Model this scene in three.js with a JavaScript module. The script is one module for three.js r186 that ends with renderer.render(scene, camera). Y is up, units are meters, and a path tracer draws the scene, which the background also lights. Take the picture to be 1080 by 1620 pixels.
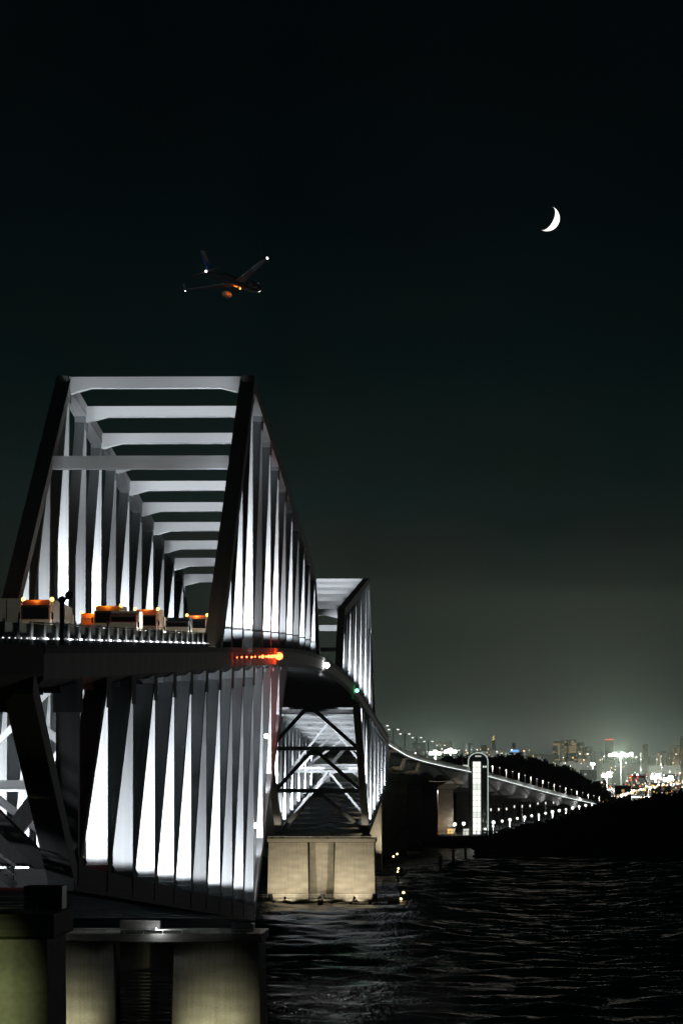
import * as THREE from 'three';
import { mergeGeometries } from 'three/addons/utils/BufferGeometryUtils.js';
import { ImprovedNoise } from 'three/addons/math/ImprovedNoise.js';

// ------------------------------------------------------------------ camera, sky, moonlight, exposure
const scene = new THREE.Scene();
const CAM = new THREE.Vector3(37.57, 36.4, 0), YAW = 0.03003, FPX = 6800;
const camera = new THREE.PerspectiveCamera(2 * Math.atan(810 / FPX) * 180 / Math.PI, 682 / 1024, 5, 60000);
camera.position.copy(CAM);
camera.lookAt(CAM.x - YAW * 1000, CAM.y + 57.35, -1000);
camera.updateMatrixWorld(true);
scene.add(camera);

const noise = new ImprovedNoise();
let seed = 20231;
const rnd = () => { seed = (seed * 1664525 + 1013904223) >>> 0; return seed / 4294967296; };
const rr = (a, b) => a + (b - a) * rnd();

function nightSky() {
  const W = 2048, H = 1024, d = new Float32Array(W * H * 4);
  // clear night air over a lit city: grey green low down, near black above ten degrees
  const stops = [[0, 0.07392, 0.09600, 0.07584], [0.42, 0.04081, 0.05300, 0.04187], [0.67, 0.01550, 0.02500, 0.01800], [0.93, 0.01023, 0.01650, 0.01188], [1.18, 0.00775, 0.01250, 0.00900], [1.43, 0.00550, 0.01000, 0.00720], [1.69, 0.00495, 0.00900, 0.00648], [1.94, 0.00473, 0.00860, 0.00619], [2.19, 0.00506, 0.00920, 0.00662], [2.44, 0.00633, 0.01150, 0.00828], [2.7, 0.00704, 0.01280, 0.00922], [2.95, 0.00737, 0.01340, 0.00965], [3.4, 0.00496, 0.01180, 0.00944], [3.8, 0.00399, 0.00950, 0.00760], [5.17, 0.00105, 0.00420, 0.00449], [7, 0.00033, 0.00220, 0.00286], [9, 0.00021, 0.00140, 0.00203], [90, 0.00015, 0.00100, 0.00145]];
  for (let j = 0; j < H; j++) {
    const el = (j + .5) / H * 180 - 90, e = Math.max(0, el);
    let k = 0; while (k < stops.length - 2 && e > stops[k + 1][0]) k++;
    const a = stops[k], b = stops[k + 1], t = Math.min(1, (e - a[0]) / (b[0] - a[0]));
    for (let i = 0; i < W; i++) {
      const az = i / W * Math.PI * 2, o = (j * W + i) * 4;
      const cl = noise.noise(Math.cos(az) * 26, Math.sin(az) * 26, e * .9) * .6 + noise.noise(Math.cos(az) * 60 + 9, Math.sin(az) * 60, e * 2.1) * .4;
      const f = 1 + .26 * cl, w = 1 + .30 * noise.noise(Math.cos(az) * 40 + 31, Math.sin(az) * 40, e * 1.3);
      for (let c = 0; c < 3; c++) d[o + c] = (a[1 + c] + (b[1 + c] - a[1 + c]) * t) * f * (c === 0 ? w : 1) * (el < -.5 ? .05 : 1) ;
      d[o + 3] = 1;
    }
  }
  const t = new THREE.DataTexture(d, W, H, THREE.RGBAFormat, THREE.FloatType);
  t.mapping = THREE.EquirectangularReflectionMapping; t.magFilter = THREE.LinearFilter; t.minFilter = THREE.LinearFilter; t.needsUpdate = true;
  return t;
}
scene.background = nightSky();
scene.environment = scene.background;

const renderer = new THREE.WebGLRenderer({ antialias: true });
renderer.toneMapping = THREE.LinearToneMapping;
renderer.toneMappingExposure = 1;
renderer.shadowMap.enabled = true;
const moonlight = new THREE.DirectionalLight(0xfff2e0, 0.0005);
moonlight.name = 'moonlight'; moonlight.castShadow = true; moonlight.shadow.radius = 1;
moonlight.shadow.camera.left = moonlight.shadow.camera.bottom = -900; moonlight.shadow.camera.right = moonlight.shadow.camera.top = 900; moonlight.shadow.camera.far = 6000;
scene.add(moonlight, moonlight.target);
scene.fog = new THREE.FogExp2(0xcadccb, 0.000022);     // night haze over the bay

// ------------------------------------------------------------------ helpers
const V = (x, y, z) => new THREE.Vector3(x, y, z);
const B = (t, h, s) => V(t, h, -s);                     // across the bridge, height over the water, along the bridge
const ORD = ['first', 'second', 'third', 'fourth', 'fifth', 'sixth', 'seventh', 'eighth', 'ninth', 'tenth', 'eleventh', 'twelfth', 'thirteenth', 'fourteenth', 'fifteenth', 'sixteenth', 'seventeenth', 'eighteenth', 'nineteenth'];
const taken = new Map();
function numbered(n) { const k = taken.get(n) || 0; taken.set(n, k + 1); return k ? `${n}_${String(k).padStart(3, '0')}` : n; }
function thing(name, label, category, group, pos) {
  const o = new THREE.Group(); o.name = numbered(name); o.userData = { label, category, kind: 'thing' }; if (group) o.userData.group = group;
  if (pos) o.position.copy(pos);
  scene.add(o); return o;
}
function put(name, geo, mat, parent) { const m = new THREE.Mesh(geo, mat); m.name = name; m.castShadow = m.receiveShadow = true; parent.add(m); return m; }
function sub(name, parent) { const g = new THREE.Group(); g.name = name; parent.add(g); return g; }
function structure(name, geo, mat) { const m = put(numbered(name), geo, mat, scene); m.userData.kind = 'structure'; return m; }
const UNIT = new THREE.BoxGeometry(1, 1, 1);
function block(name, w, h, d, mat, parent, x = 0, y = 0, z = 0) { const m = put(name, UNIT, mat, parent); m.scale.set(w, h, d); m.position.set(x, y, z); return m; }
const bxg = (w, h, d, x = 0, y = 0, z = 0) => new THREE.BoxGeometry(w, h, d).translate(x, y, z);
// a straight steel member from a to b: wide across (towards side), deep in the other direction
const SIDE = V(1, 0, 0);
function member(name, a, b, w, d, mat, parent, side = SIDE) {
  const m = put(name, UNIT, mat, parent), y = b.clone().sub(a), L = y.length(); y.normalize();
  const x = side.clone().addScaledVector(y, -side.dot(y)).normalize(), z = x.clone().cross(y);
  m.matrixAutoUpdate = true; m.quaternion.setFromRotationMatrix(new THREE.Matrix4().makeBasis(x, y, z));
  m.scale.set(w, L, d); m.position.copy(a).add(b).multiplyScalar(.5);
  return m;
}
// a spot in the world seen at a given pixel of the photograph and depth
const camR = V(1, 0, 0).applyQuaternion(camera.quaternion), camU = V(0, 1, 0).applyQuaternion(camera.quaternion), camF = V(0, 0, -1).applyQuaternion(camera.quaternion);
const at = (px, py, D) => CAM.clone().addScaledVector(camF, D).addScaledVector(camR, (px - 540) / FPX * D).addScaledVector(camU, (810 - py) / FPX * D);
// bridge t for a pixel column at distance s
const tAt = (px, s) => CAM.x + (px - 540) / FPX * s - YAW * s;

function canvasTex(w, h, draw, rep) {
  const c = document.createElement('canvas'); c.width = w; c.height = h; draw(c.getContext('2d'), w, h);
  const t = new THREE.CanvasTexture(c); t.wrapS = t.wrapT = THREE.RepeatWrapping; t.colorSpace = THREE.SRGBColorSpace; if (rep) t.repeat.set(rep[0], rep[1]); return t;
}
function noiseTex(n, f, lo, hi, stretch = 1, srgb = true) {
  const d = new Uint8Array(n * n * 4);
  for (let j = 0; j < n; j++) for (let i = 0; i < n; i++) {
    let v = 0, a = .5; const u = i / n, w = j / n;
    for (let o = 0; o < 4; o++) {
      const F = f * 2 ** o, c = (x, y) => noise.noise(x * F, y * F * stretch, o * 7.3);
      const q = c(u, w) * (1 - u) * (1 - w) + c(u - 1, w) * u * (1 - w) + c(u, w - 1) * (1 - u) * w + c(u - 1, w - 1) * u * w;
      v += a * q; a *= .55;
    }
    const g = Math.max(0, Math.min(255, (lo + (hi - lo) * (v * 1.1 + .5)) * 255));
    const o = (j * n + i) * 4; d[o] = d[o + 1] = d[o + 2] = g; d[o + 3] = 255;
  }
  const t = new THREE.DataTexture(d, n, n); t.wrapS = t.wrapT = THREE.RepeatWrapping; t.magFilter = THREE.LinearFilter; t.minFilter = THREE.LinearMipmapLinearFilter; t.generateMipmaps = true;
  if (srgb) t.colorSpace = THREE.SRGBColorSpace; t.needsUpdate = true; return t;
}
const lin = (r, g, b) => new THREE.Color().setRGB(r, g, b);
const std = (r, g, b, rough = .6, metal = 0, extra = {}) => new THREE.MeshStandardMaterial({ color: lin(r, g, b), roughness: rough, metalness: metal, ...extra });
const glow = (r, g, b, k = 1) => new THREE.MeshStandardMaterial({ color: 0x080808, emissive: lin(r, g, b), emissiveIntensity: k, roughness: .6 });

const grime = noiseTex(256, 3, .86, 1.05, .35);
const steelBump = noiseTex(128, 4, .2, .9, 1, false);
function concreteTex() {                               // form panels of slightly different tone, rain streaks, a tide mark of algae at the foot
  const n = 512, d = new Uint8Array(n * n * 4), tone = Array.from({ length: 64 }, () => rr(.95, 1));
  for (let j = 0; j < n; j++) for (let i = 0; i < n; i++) {
    const u = i / n, v = j / n, pi = Math.floor(u * 6), pj = Math.floor(v * 8); let g = .95 * tone[(pi + pj * 6) % 64];
    g *= 1 + .10 * noise.noise(u * 30, v * 2.6, 1) * (.4 + .6 * v) + .14 * noise.noise(u * 3, v * 14, 5) + .08 * noise.noise(u * 70, v * 70, 8);
    if (Math.abs(v * 8 - Math.round(v * 8)) < .012 || Math.abs(u * 6 - Math.round(u * 6)) < .008) g *= .93;
    const al = v < .10 + .03 * noise.noise(u * 14, 0, 3) + .015 * noise.noise(u * 60, v * 40, 9) ? .55 : 1, o = (j * n + i) * 4;
    d[o] = Math.min(255, 235 * g * al * (al < 1 ? .9 : 1)); d[o + 1] = Math.min(255, 235 * g * al); d[o + 2] = Math.min(255, 235 * g * al * (al < 1 ? .8 : 1)); d[o + 3] = 255;
  }
  const t = new THREE.DataTexture(d, n, n); t.wrapS = t.wrapT = THREE.RepeatWrapping; t.magFilter = THREE.LinearFilter; t.minFilter = THREE.LinearMipmapLinearFilter; t.generateMipmaps = true; t.colorSpace = THREE.SRGBColorSpace; t.needsUpdate = true; return t;
}
const M = {
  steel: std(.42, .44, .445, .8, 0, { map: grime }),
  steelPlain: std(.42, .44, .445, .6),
  steel2: std(.20, .225, .235, .9, 0, { map: grime }),  // same paint as steel, darkened so these members look unlit
  deck: std(.28, .30, .305, .8, 0, { map: grime }),
  darkSteel: std(.10, .105, .11, .55),
  asphalt: std(.05, .05, .05, .9),
  paint: std(.75, .75, .72, .7),
  concrete: std(.40, .385, .33, .9, 0, { map: concreteTex(), bumpMap: steelBump, bumpScale: .02 }),
  concreteDark: std(.20, .195, .18, .9, 0, { map: grime }),
  rubber: std(.02, .02, .02, .8),
  black: std(.012, .012, .014, .5),
  glassDark: std(.012, .014, .016, .08),
  rail: std(.55, .55, .5, .5),
};

// ------------------------------------------------------------------ lines of the bridge
const MID = 801.7, P = 22.85, S0 = 306.5;
const sn = i => S0 + P * i;
const dist = s => Math.abs(s - MID);
const soff = s => { const d = dist(s); return d < 208 ? 51.5 - 5.8e-5 * d * d : 48.99 - (d - 208) * .025; };
const top = s => soff(s) + 2.6;
const TW = 11;                                        // half distance between the two truss planes
const chordH = s => { const d = MID - dist(s); return d < 512.2 ? 28.6 - .0459 * (d - 281) : 18 + (d - 512.2) * (soff(sn(13)) - 18) / (sn(13) - 512.2); };   // lower chord
const upH = s => { const d = MID - dist(s), b = top(sn(6)); return d < sn(9) ? b + (81.3 - b) * (d - sn(6)) / (sn(9) - sn(6)) : 81.3 + (66.5 - 81.3) * (d - sn(9)) / (sn(18) - sn(9)); };

// ------------------------------------------------------------------ water and land
const swell = (x, s) => {                               // short-crested wind chop
  let h = 0; for (const [k, a, d, p] of WAVES) h += a * Math.sin(k * (x * Math.sin(d) + s * Math.cos(d)) + p);
  return h * (1 + .5 * noise.noise(x * .02, s * .012, 5));
};
const WAVES = Array.from({ length: 22 }, (_, i) => { const L = 4.2 * Math.pow(1.095, i) * rr(.93, 1.07), k = 2 * Math.PI / L; return [k, .064 / k * rr(.7, 1.3), rr(-.75, .75), rr(0, 6.28)]; });
{
  const ripple = noiseTex(512, 10, 0, 1, 1, false);
  const m = new THREE.MeshPhysicalMaterial({ color: lin(.003, .006, .007), roughness: .2, ior: 1.33, bumpMap: ripple, bumpScale: .2 });
  const x0 = -110, x1 = 210, s0 = 470, s1 = 1560, nx = 230, ns = 990, pos = new Float32Array((nx + 1) * (ns + 1) * 3), uv = new Float32Array((nx + 1) * (ns + 1) * 2), idx = [];
  for (let j = 0; j <= ns; j++) for (let i = 0; i <= nx; i++) {
    const o = j * (nx + 1) + i, x = x0 + (x1 - x0) * i / nx, q = s0 + (s1 - s0) * j / ns, edge = i === 0 || j === 0 || i === nx || j === ns;
    pos[o * 3] = x; pos[o * 3 + 1] = edge ? -1.2 : swell(x, q); pos[o * 3 + 2] = -q; uv[o * 2] = x / 12; uv[o * 2 + 1] = q / 12;
    if (j < ns && i < nx) idx.push(o, o + 1, o + nx + 1, o + 1, o + nx + 2, o + nx + 1);
  }
  const g = new THREE.BufferGeometry(); g.setAttribute('position', new THREE.BufferAttribute(pos, 3)); g.setAttribute('uv', new THREE.BufferAttribute(uv, 2)); g.setIndex(idx); g.computeVertexNormals();
  structure('water', g, m);
  const size = 9000, f = new THREE.PlaneGeometry(size, size, 1, 1).rotateX(-Math.PI / 2), u2 = f.attributes.uv; for (let i = 0; i < u2.count; i++) u2.setXY(i, u2.getX(i) * size / 24, u2.getY(i) * size / 24);
  const m2 = m.clone(); m2.roughness = .3; m2.bumpScale = .6;
  structure('open_water', f, m2).position.set(0, -1.1, -3000);
}
const land = (() => {
  const nx = 90, nz = 90, x0 = -3500, x1 = 3500, z0 = 1815, z1 = 7500, pos = [], idx = [], uv = [];
  for (let j = 0; j <= nz; j++) for (let i = 0; i <= nx; i++) {
    const s = z0 + (z1 - z0) * Math.pow(j / nz, 2.2), x = x0 + (x1 - x0) * i / nx;
    const e = j === 0 ? -1.5 : 3.6 + .5 * noise.noise(x * .01, s * .01, 2);
    pos.push(x, e, -s); uv.push(x / 40, s / 40);
  }
  for (let j = 0; j < nz; j++) for (let i = 0; i < nx; i++) { const a = j * (nx + 1) + i, b = a + 1, c = a + nx + 1, d = c + 1; idx.push(a, b, c, b, d, c); }
  const g = new THREE.BufferGeometry(); g.setAttribute('position', new THREE.Float32BufferAttribute(pos, 3)); g.setAttribute('uv', new THREE.Float32BufferAttribute(uv, 2)); g.setIndex(idx); g.computeVertexNormals();
  return structure('ground', g, std(.05, .055, .045, .95, 0, { map: noiseTex(256, 5, .5, 1.1) }));
})();

// ------------------------------------------------------------------ the truss bridge
const bridge = thing('truss_bridge', 'long white steel truss bridge carrying the road over the dark water', 'bridge');
{
  // deck: a closed box swept along the profile, with a fascia on either side
  function sweep(s0, s1, step, prof) {                 // prof(s) -> [[t, h] ...] closed outline
    const rings = [], n = Math.max(1, Math.round((s1 - s0) / step)), pos = [], idx = [];
    for (let k = 0; k <= n; k++) rings.push(prof(s0 + (s1 - s0) * k / n).map(([t, h]) => B(t, h, s0 + (s1 - s0) * k / n)));
    const m = rings[0].length;
    for (let e = 0; e < m; e++) { const f = (e + 1) % m; for (let k = 0; k <= n; k++) { const a = rings[k][e], b = rings[k][f]; pos.push(a.x, a.y, a.z, b.x, b.y, b.z); if (k < n) { const o = (e * (n + 1) + k) * 2; idx.push(o, o + 1, o + 2, o + 1, o + 3, o + 2); } } }
    const g = new THREE.BufferGeometry(); g.setAttribute('position', new THREE.Float32BufferAttribute(pos, 3));
    const uv = []; for (let i = 0; i < pos.length / 3; i++) uv.push(-pos[i * 3 + 2] / 14, (pos[i * 3 + 1] + pos[i * 3]) / 14);
    g.setAttribute('uv', new THREE.Float32BufferAttribute(uv, 2)); g.setIndex(idx); g.computeVertexNormals(); return g;
  }
  globalThis.__sweep = sweep;
  const deck = put('deck', sweep(258, 1346, 8, s => { const b = soff(s), h = top(s); return [[-11.9, b + .5], [-11.3, b], [11.3, b], [11.9, b + .5], [11.9, h], [-11.9, h]]; }), M.deck, bridge);
  put('carriageway', sweep(258, 1346, 8, s => [[-9.6, top(s) + .02], [9.6, top(s) + .02], [9.6, top(s) + .05], [-9.6, top(s) + .05]]), M.asphalt, deck);
  for (const t of [-6.3, -3.2, 3.2, 6.3]) put('lane_line', sweep(258, 1346, 16, s => [[t - .08, top(s) + .056], [t + .08, top(s) + .056], [t + .08, top(s) + .06], [t - .08, top(s) + .06]]), M.paint, deck);
  // fascia: a cable tray along the outer edge and vertical stiffeners
  put('edge_beam', sweep(258, 1346, 8, s => [[11.9, top(s) - .5], [12.02, top(s) - .5], [12.02, top(s) + .03], [11.9, top(s) + .03]]), M.steel2, deck);
  put('edge_beam', sweep(258, 1346, 8, s => [[-12.02, top(s) - .5], [-11.9, top(s) - .5], [-11.9, top(s) + .03], [-12.02, top(s) + .03]]), M.steel2, deck);
  for (let s = 262; s < 1346; s += P / 2) block('soffit_rib', 23, .45, .3, M.deck, deck, 0, soff(s) - .2, -s);

  // parapets along the carriageway
  for (const [t, a, b] of [[10.7, 262, 438], [9.9, 444, 1338], [-10, 262, 1338]]) {
    const par = sub('parapet', bridge), box = (x0, x1, y0, y1) => sweep(a, b, 8, s => [[t + x0, top(s) + y0], [t + x1, top(s) + y0], [t + x1, top(s) + y1], [t + x0, top(s) + y1]]);
    for (let s = a; s < b - 7; s += 8) {
      block('panel', .1, .92, 7.8, M.black, par, t, top(s + 4) + .86, -(s + 4)).rotation.x = Math.atan2(top(s + 8) - top(s), 8);
      if (t > 0) block('post', .13, 1.15, .13, M.paint, par, t + .12, top(s) + .96, -s);
    }
    put('kerb', box(-.2, .2, -.01, .36), M.darkSteel, par); put('handrail', box(-.07, .07, 1.36, 1.46), M.darkSteel, par);
  }
  // lamp strip at the foot of the parapet
  const lampGeo = [], footGeo = []; for (let s = 244; s < 438; s += 3.3) lampGeo.push(bxg(.05, .06, rr(.15, .7), 11, top(s) + .42, -s));
  for (let s = 262; s < 438; s += 8) footGeo.push(bxg(.16, .08, .18, 10.95, top(s) + .42, -s + .42));
  put('edge_lamps', mergeGeometries(lampGeo), glow(.9, .95, 1, 1.6), bridge).userData.kind = 'stuff';
  put('post_lamps', mergeGeometries(footGeo), glow(.9, .95, 1, 11), bridge).userData.kind = 'stuff';

  for (const far of [0, 1]) {
    const F = s => far ? 2 * MID - s : s;
    for (const t of [TW, -TW]) {
      const up = sub('upper_truss', bridge), lo = sub('lower_truss', bridge);
      const pt = (s, h) => B(t, h, F(s));
      // lower truss
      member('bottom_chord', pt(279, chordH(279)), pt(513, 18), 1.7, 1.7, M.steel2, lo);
      member('raked_leg', pt(sn(9), 18), pt(sn(13), soff(sn(13)) + .3), 1.7, 1.6, M.steel, lo);
      member('end_leg', pt(252.5, soff(252.5) + .5), pt(281, chordH(281)), 1.75, 1.7, M.steel, lo);
      for (let i = -1; i <= 12; i++) {
        const s = sn(i), b = chordH(s);
        member('post', pt(s, b), pt(s, soff(s) + .05), 1.5, 1.05, M.steel, lo);
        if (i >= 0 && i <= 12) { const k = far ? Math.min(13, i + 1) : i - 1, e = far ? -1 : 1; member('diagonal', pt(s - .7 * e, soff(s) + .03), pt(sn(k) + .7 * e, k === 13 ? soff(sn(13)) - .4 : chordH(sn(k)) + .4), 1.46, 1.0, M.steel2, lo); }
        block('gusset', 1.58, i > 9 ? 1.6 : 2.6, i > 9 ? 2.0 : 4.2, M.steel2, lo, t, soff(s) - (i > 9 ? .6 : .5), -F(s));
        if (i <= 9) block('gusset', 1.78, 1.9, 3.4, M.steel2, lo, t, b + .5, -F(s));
      }
      // upper truss
      member('raked_chord', pt(sn(6) - 1.5, top(sn(6)) - .6), pt(sn(9), 81.3), 1.75, 1.7, M.steel, up);
      member('top_chord', pt(sn(9) - .6, 81.3), pt(sn(18) + .6, 66.5), 1.5, 1.6, M.steel, up);
      member('end_post', pt(sn(18), 66.5), pt(sn(19) - 2, top(sn(19)) - .3), 1.5, 1.5, M.steel, up);
      for (let i = 7; i <= 18; i++) {
        const s = sn(i);
        member('post', pt(s, top(s) - .04), pt(s, upH(s)), 1.22, .95, M.steel, up);
        if (far ? i < 18 : i > 7) { const k = far ? i + 1 : i - 1, e = far ? -1 : 1; member('diagonal', pt(s - .6 * e, upH(s)), pt(sn(k) + .6 * e, top(sn(k)) + .02), 1.18, .9, M.steel2, up); }
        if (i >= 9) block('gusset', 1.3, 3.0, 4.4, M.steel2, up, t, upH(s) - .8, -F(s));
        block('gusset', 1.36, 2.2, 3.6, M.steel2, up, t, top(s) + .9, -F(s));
      }
    }
    // cross beams between the two top chords, with haunched ends
    const haunch = (() => {
      const w = TW - .66, sh = new THREE.Shape();
      sh.moveTo(-w, .65); sh.lineTo(w, .65); sh.lineTo(w, -1.35); sh.lineTo(w - 2.6, -.65); sh.lineTo(-w + 2.6, -.65); sh.lineTo(-w, -1.35);
      return new THREE.ExtrudeGeometry(sh, { depth: 2.2, bevelEnabled: false }).translate(0, 0, -1.1);
    })();
    const brace = sub('top_bracing', bridge);
    for (let i = 9; i <= 18; i++) put('cross_beam', haunch, M.steelPlain, brace).position.copy(B(0, upH(sn(i)), F(sn(i))));
    block('portal_strut', 2 * TW - 1.7, 1.5, 1.6, M.steel, brace, 0, upH(sn(8)), -F(sn(8)));
    block('portal_strut', 2 * TW - 1.4, .8, .9, M.steel, brace, 0, 58.5, -F(sn(18) + 12.6));
    // cross frames below the deck
    const frames = sub('cross_bracing', bridge);
    for (let i = -1; i <= 9; i++) {
      block('bottom_strut', 2 * TW - 1.7, .9, .9, M.steel2, frames, 0, chordH(sn(i)), -F(sn(i)));
    }
    for (const i of [1, 4, 7]) {
      const b = chordH(sn(i)), c = soff(sn(i)), mid = (b + c) / 2;
      member('frame_strut', B(-TW + .8, mid, F(sn(i))), B(TW - .8, mid, F(sn(i))), .7, .7, M.steel, frames, V(0, 1, 0));
      for (const m of [-1, 1]) { member('frame_brace', B(m * (TW - .8), mid + .3, F(sn(i))), B(m * .3, c - .3, F(sn(i))), .6, .6, M.steel, frames, V(0, 0, 1)); member('frame_brace', B(m * (TW - .8), b + .3, F(sn(i))), B(m * .3, mid - .3, F(sn(i))), .6, .6, M.steel, frames, V(0, 0, 1)); }
    }
    for (let i = 0; i <= 9; i++) for (const m of [-1, 1]) member('lateral_brace', B(m * (TW - .9), chordH(sn(i)) - .3, F(sn(i))), B(0, chordH(sn(i - 1)) - .3, F(sn(i - 1))), .5, .5, M.steel2, frames, V(0, 1, 0));
    // portal on the leg that faces the middle of the bridge: three tiers of inverted V
    const port = sub('leg_portal', bridge), LEG = u => { const s = sn(9) + (sn(13) - sn(9)) * u; return [s, 18 + (soff(sn(13)) - 18) * u]; };
    const tier = [0, .335, .665, .985];
    for (let k = 0; k < 3; k++) {
      const [s0, h0] = LEG(tier[k]), [s1, h1] = LEG(tier[k + 1]);
      if (k) member('strut', B(-TW + .8, h0, F(s0)), B(TW - .8, h0, F(s0)), 1.0, 1.0, M.steel2, port, V(0, 1, 0));
      for (const m of [-1, 1]) member('brace', B(m * (TW - .8), h0 + .4, F(s0)), B(m * .3, h1 - .3, F(s1)), .85, .85, M.steel2, port, V(0, 0, 1));
      put('apex_plate', new THREE.CylinderGeometry(.5, 1.7, 1.5, 4, 1).rotateY(Math.PI / 4).scale(1, 1, .35), M.steel2, port).position.copy(B(0, h1 - .9, F(s1)));
    }
    block('strut', 2 * TW - 1.7, 1.1, 1.2, M.steel2, port, 0, 18, -F(sn(9)));
    // portal on the leg over the side pier
    const ep = sub('end_portal', bridge);
    for (const m of [-1, 1]) {
      member('brace', B(m * (TW - .9), chordH(282) + .3, F(283)), B(m * 1.2, soff(262) - .6, F(262)), 1.0, 1.0, M.steel, ep, V(0, 0, 1));
      const g = new THREE.Shape(); g.moveTo(0, 0); g.lineTo(-4.6, 0); g.lineTo(-4.6, 1.1); g.lineTo(-1.6, 5); g.lineTo(0, 5); g.closePath();
      const hole = new THREE.Path(); hole.moveTo(-1, 1.2); hole.lineTo(-3, 1.2); hole.lineTo(-1, 3.8); hole.closePath(); g.holes.push(hole);
      const gm = put('corner_plate', new THREE.ExtrudeGeometry(g, { depth: .3, bevelEnabled: false }), M.steel, ep); gm.position.copy(B(m * (TW - .85), chordH(284) + .8, F(285))); gm.scale.x = m;
    }
    block('strut', 2 * TW - 1.8, 1.2, 1.2, M.steel, ep, 0, chordH(281), -F(281));
    block('strut', 2 * TW - 1.8, 1.4, 1.2, M.steel, ep, 0, soff(256) - .7, -F(256));
    // inspection walkway along the bottom chord, with railing
    for (const t of [TW, -TW]) {
      const w = sub('inspection_walkway', bridge), a = t > 0 ? t - 1.9 : t + 1.9;
      member('walkway_floor', B(a, chordH(282) + .9, F(282)), B(a, chordH(510) + .9, F(510)), 1.3, .12, M.darkSteel, w);
      for (const hh of [1.5, 2.05]) member('handrail', B(a + .6, chordH(282) + hh, F(282)), B(a + .6, chordH(510) + hh, F(510)), .07, .07, M.rail, w);
      for (let s = 283; s < 511; s += 3.8) block('rail_post', .08, 1.2, .08, M.rail, w, a + .6, chordH(s) + 1.5, -F(s));
    }
  }
}

// ------------------------------------------------------------------ floodlights
const lensMat = glow(1, 1, 1, 1), housing = std(.05, .05, .055, .5, .3);
const lensGeo = new THREE.CircleGeometry(.26, 16), canGeo = new THREE.CylinderGeometry(.34, .24, .5, 16).rotateX(Math.PI / 2), yokeGeo = bxg(.1, .5, .1, 0, -.4, 0);
function flood(pos, aim, power, half, pen, label, group, color = 0xf4f8ff, lens = lensMat, name = 'floodlight') {
  const f = thing(name, label, 'floodlight', group, pos);
  const dir = aim.clone().sub(pos).normalize();
  const head = put('housing', canGeo, housing, f); head.quaternion.setFromUnitVectors(V(0, 0, 1), dir); head.position.set(0, .4, 0);
  const ln = put('lens', lensGeo, lens, head); ln.position.z = .26;
  put('bracket', yokeGeo, housing, f).position.y = .4;
  const L = new THREE.SpotLight(color, power, 0, half, pen, 2); L.name = 'lamp'; L.castShadow = true; L.shadow.radius = 12;
  L.position.set(0, .4, 0).addScaledVector(dir, .45); f.add(L);
  L.target.position.copy(aim); L.target.updateMatrixWorld(true);
  return f;
}
// how strong each lamp burns: a few are dim or out
const lowDim = { '-1': 0, 0: 1, 1: .34, 2: 1, 3: 1, 4: 1, 5: .16, 6: 1, 7: .2, 8: .3, 9: .15, 10: .7, 11: .8, 12: .8 };
const upDim = { 7: .9, 8: 1, 9: 1, 10: .04, 11: 1, 12: .9, 13: .25, 14: 1, 15: .2, 16: 1, 17: .4, 18: 1 };
for (const far of [0, 1]) for (const t of [TW, -TW]) {
  const F = s => far ? 2 * MID - s : s, side = t > 0 ? 'right' : 'left', which = far ? 'far' : 'near';
  for (let i = 0; i <= 12; i++) {
    const s = F(sn(i)), k = far ? (i % 2 ? .1 : 1.2) : t > 0 ? lowDim[i] : .75, H = soff(s) - chordH(s); if (H < 4) continue;
    const off = far && i > 8 ? 7 : 10.5, el = Math.atan2(H, off), p = B(t * .985, chordH(s - off) + .85, s - off), aim = B(t, Math.max(p.y, chordH(s)) + off * Math.tan(.5 * el + .05), s);
    flood(p, aim, 3600 * k * Math.pow(H / 25, 1.3), Math.min(.58, .12 + .44 * el), .14, `${ORD[i]} small floodlight from the outer end on the ${side} bottom chord of the ${which} truss`, `floodlights on the ${side} bottom chord of the ${which} truss`);
  }
  for (let i = 7; i <= 18; i++) {
    const s = F(sn(i)), k = far ? (i % 2 ? .12 : 1.2) : t > 0 ? upDim[i] : [.8, .3, .8, .2, .9, .2, .6, .3, 1, .4, 1, .6][i - 7], H = upH(s) - top(s), el = Math.atan2(H, 10);
    flood(B(t * .985, top(s - 10) + .1, s - 10), B(t, top(s) + 10 * Math.tan(.56 * el + .06), s), 3000 * k * Math.pow(Math.max(8, H) / 25, 1.3), .1 + .46 * el, .35, `${ORD[i - 7]} small floodlight from the outer end on the ${side} deck edge of the ${which} truss`, `floodlights on the ${side} deck edge of the ${which} truss`);
  }
}
flood(B(3, 27.6, 263), B(9.5, 33.5, 286), 70, .5, .8, 'small floodlight on the nearest pier shining up at the corner plates', null);

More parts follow.
